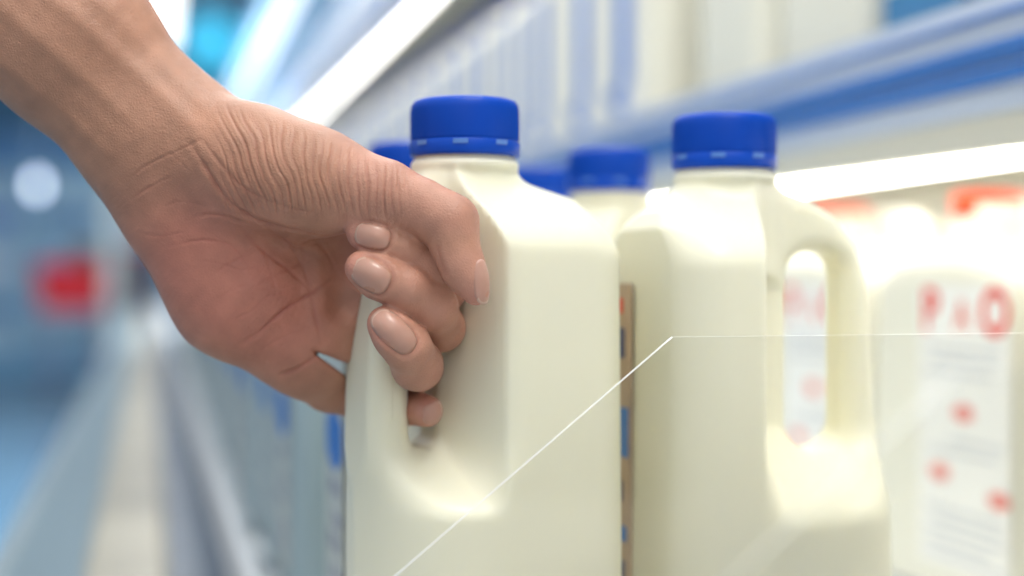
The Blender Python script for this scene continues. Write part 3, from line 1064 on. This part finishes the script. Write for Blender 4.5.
# skin tone: pinker palm and finger ends, browner wrist and arm
tan = np.array([.45, .225, .142]); pink = np.array([.53, .205, .145]); thumbc = np.array([.50, .245, .170]); rosy = np.array([.55, .25, .185])
pa = sstep(0, 1, (1 - np.clip(((u - 225) * -.2 + (w - 262) * -1.0) / 60., 0, 1)))
dp = np.exp(-(((u - 190) / 75) ** 2 + ((w - 255) / 70) ** 2)) + np.exp(-(((u - 270) / 80) ** 2 + ((w - 320) / 70) ** 2))
dp = np.clip(dp, 0, 1)[:, None]
colr = tan * (1 - dp) + pink * dp
tm = (sstep(300, 380, u) * (1 - sstep(225, 250, w)))[:, None]
colr = colr * (1 - tm) + thumbc * tm
fm = (sstep(335, 350, u) * sstep(225, 262, w))[:, None]
colr = colr * (1 - fm) + thumbc * fm
for cx, cy, rr in ((352, 236, 16), (352, 268, 18), (376, 322, 20), (432, 410, 22), (478, 302, 18)):
    m = np.exp(-(((u - cx) / rr) ** 2 + ((w - cy) / rr) ** 2))[:, None]
    colr = colr * (1 - m) + rosy * m
mot = (1 + .05 * wob(u, w, 11, 1) + .04 * wob(w, u, 5, 2))[:, None]
colr = colr * mot
rd = redden[:, None]
colr = colr * (1 - rd * np.array([.20, .38, .38]))
WM = np.array(CM)
cw = co @ WM[:3, :3].T + WM[:3, 3]
org = np.array(at(250, 240, .52))
me.vertices.foreach_set('co', (cw - org).astype(np.float32).ravel())
at_ = me.attributes.new('skin_tone', 'FLOAT_COLOR', 'POINT')
at_.data.foreach_set('color', np.concatenate([colr, np.ones((nv, 1))], 1).astype(np.float32).ravel())
me.polygons.foreach_set('use_smooth', [True] * len(me.polygons))
me.update()
hand = link('person', me, SKIN)
hand.location = org
tag(hand, 'bare forearm and hand of a person, fingers curled round the jug handle, thumb on top', 'person')


nz3 = no.copy()


def nail(cx, cy, dep, t2, n, ln, wd_, tipslope=0.0):
    """nail plate laid on the finger surface round photo column cx, row cy"""
    px = dep / F
    c = P(cx, cy, dep)
    n = np.array(n, float); n /= np.linalg.norm(n)
    t = np.array([t2[0], -t2[1], 0.0]); t -= n * (t @ n); t /= np.linalg.norm(t)
    s_ = np.cross(t, n)
    L_, W_ = ln * px / 2, wd_ * px / 2
    q = co - c
    a, b, hh = q @ t, q @ s_, q @ n
    m = (np.abs(a) < L_ * .95) & (np.abs(b) < W_ * .95) & (np.abs(hh) < .013) & (nz3 @ n > .25)
    if m.sum() < 30: m = (np.abs(a) < L_ * 1.2) & (np.abs(b) < W_ * 1.2) & (np.abs(hh) < .02) & (nz3 @ n > .1)
    top = np.percentile(hh[m], 92)
    m &= hh > top - .0065
    A = np.stack([np.ones(m.sum()), a[m], b[m], a[m] ** 2, a[m] * b[m], b[m] ** 2], 1)
    k = np.linalg.lstsq(A, hh[m], rcond=None)[0]
    bm = bmesh.new(); NR, NA = 9, 48
    def pt(r_, th):
        ct, st = math.cos(th), math.sin(th)
        e = 2 / 2.8
        x = L_ * r_ * math.copysign(abs(ct) ** e, ct); y = W_ * r_ * math.copysign(abs(st) ** e, st)
        if x > 0: x *= 1.04
        h_ = k @ np.array([1, x, y, x * x, x * y, y * y])
        h_ += .00052 - .00050 * r_ ** 6 * (1 if ct < .55 else .0)
        p = c + t * x + s_ * y + n * h_
        return bm.verts.new(WM[:3, :3] @ p + WM[:3, 3] - org)
    cen = pt(0, 0); rings = [[pt((j + 1) / NR, 2 * math.pi * i / NA) for i in range(NA)] for j in range(NR)]
    for i in range(NA):
        bm.faces.new((cen, rings[0][i], rings[0][(i + 1) % NA]))
        for j in range(NR - 1):
            f = bm.faces.new((rings[j][i], rings[j + 1][i], rings[j + 1][(i + 1) % NA], rings[j][(i + 1) % NA]))
            if j == NR - 2 and (i < 7 or i >= NA - 7): f.material_index = 1
    o = bm_link('fingernail', bm, [NAIL, NAILTIP], hand, smooth=True)
    md_ = o.modifiers.new('solid', 'SOLIDIFY'); md_.thickness = .0005; md_.offset = -1
    return o


nail(373, 236, .4890, (-.95, -.20), (-.05, .15, 1), 36, 25)
nail(371, 275, .4850, (-.84, -.50), (-.05, .12, 1), 41, 31)
nail(394, 331, .4850, (-.72, -.69), (.05, .15, 1), 53, 29)
nail(480, 282, .4870, (.28, .96), (1, .25, .62), 44, 26)
nail(433, 418, .5160, (1, .15), (.25, -1, .75), 21, 17)

# ------------------------------------------------------------------ light
world = bpy.data.worlds.new('world'); scene.world = world
world.use_nodes = True
wn = world.node_tree
bg = wn.nodes['Background']
wtc = wn.nodes.new('ShaderNodeTexCoord'); wsx = wn.nodes.new('ShaderNodeSeparateXYZ')
wr = wn.nodes.new('ShaderNodeMapRange')
wn.links.new(wtc.outputs['Generated'], wsx.inputs[0]); wn.links.new(wsx.outputs['Z'], wr.inputs['Value'])
wr.inputs['From Min'].default_value = -.2; wr.inputs['From Max'].default_value = .8
wr.inputs['To Min'].default_value = .12; wr.inputs['To Max'].default_value = 1.35
wr.interpolation_type = 'SMOOTHSTEP'
wn.links.new(wr.outputs['Result'], bg.inputs['Strength'])
bg.inputs['Color'].default_value = (.90, .95, 1.0, 1)


def area(name, loc, target, size, energy, col=(1, 1, 1), sy=None):
    l = bpy.data.lights.new(name, 'AREA'); l.energy = energy; l.size = size; l.color = col
    if sy: l.shape = 'RECTANGLE'; l.size_y = sy
    o = bpy.data.objects.new(name, l); COL.objects.link(o)
    o.location = loc
    o.rotation_euler = (Vector(target) - Vector(loc)).to_track_quat('-Z', 'Y').to_euler()
    return o


area('unseen_area_light', (.30, -.05, 2.3), (.10, .5, .95), .5, 15, (1, .96, .88))  # unseen key light from the upper right
area('unseen_area_light', (-.6, 6, 3.0), (0, 9, .6), 2.0, 150, (.85, .93, 1), 5)  # unseen light added to brighten the far end of the aisle
area('unseen_area_light', (-.5, -1.8, 2.0), (.2, .5, .95), 1.2, 5, (1, .96, .90))  # added frontal fill from behind the camera

area('canopy_fill_light', (SX - .16, 4.5, Z + .95), (SX + .10, 4.5, Z + .10), .10, 34, (1, .98, .94), 8)  # added light in front of the canopy, brightens the shelf fronts
area('shelf_fill_light', (.60, 1.6, L1 + .029), (.60, 1.6, 0), .03, 3.8, (1, .98, .93), 2.6)  # added light under the shelf, brightens the lining and second-row jugs
bpy.data.objects['canopy_fill_light'].rotation_euler = (0, math.radians(-17), 0)

scene.view_settings.view_transform = 'Standard'
scene.view_settings.look = 'None'
scene.view_settings.gamma = 1
scene.view_settings.use_curve_mapping = False
scene.view_settings.exposure = 0.0
scene.cycles.use_denoising = True
scene.cycles.max_bounces = 8
scene.cycles.transparent_max_bounces = 16
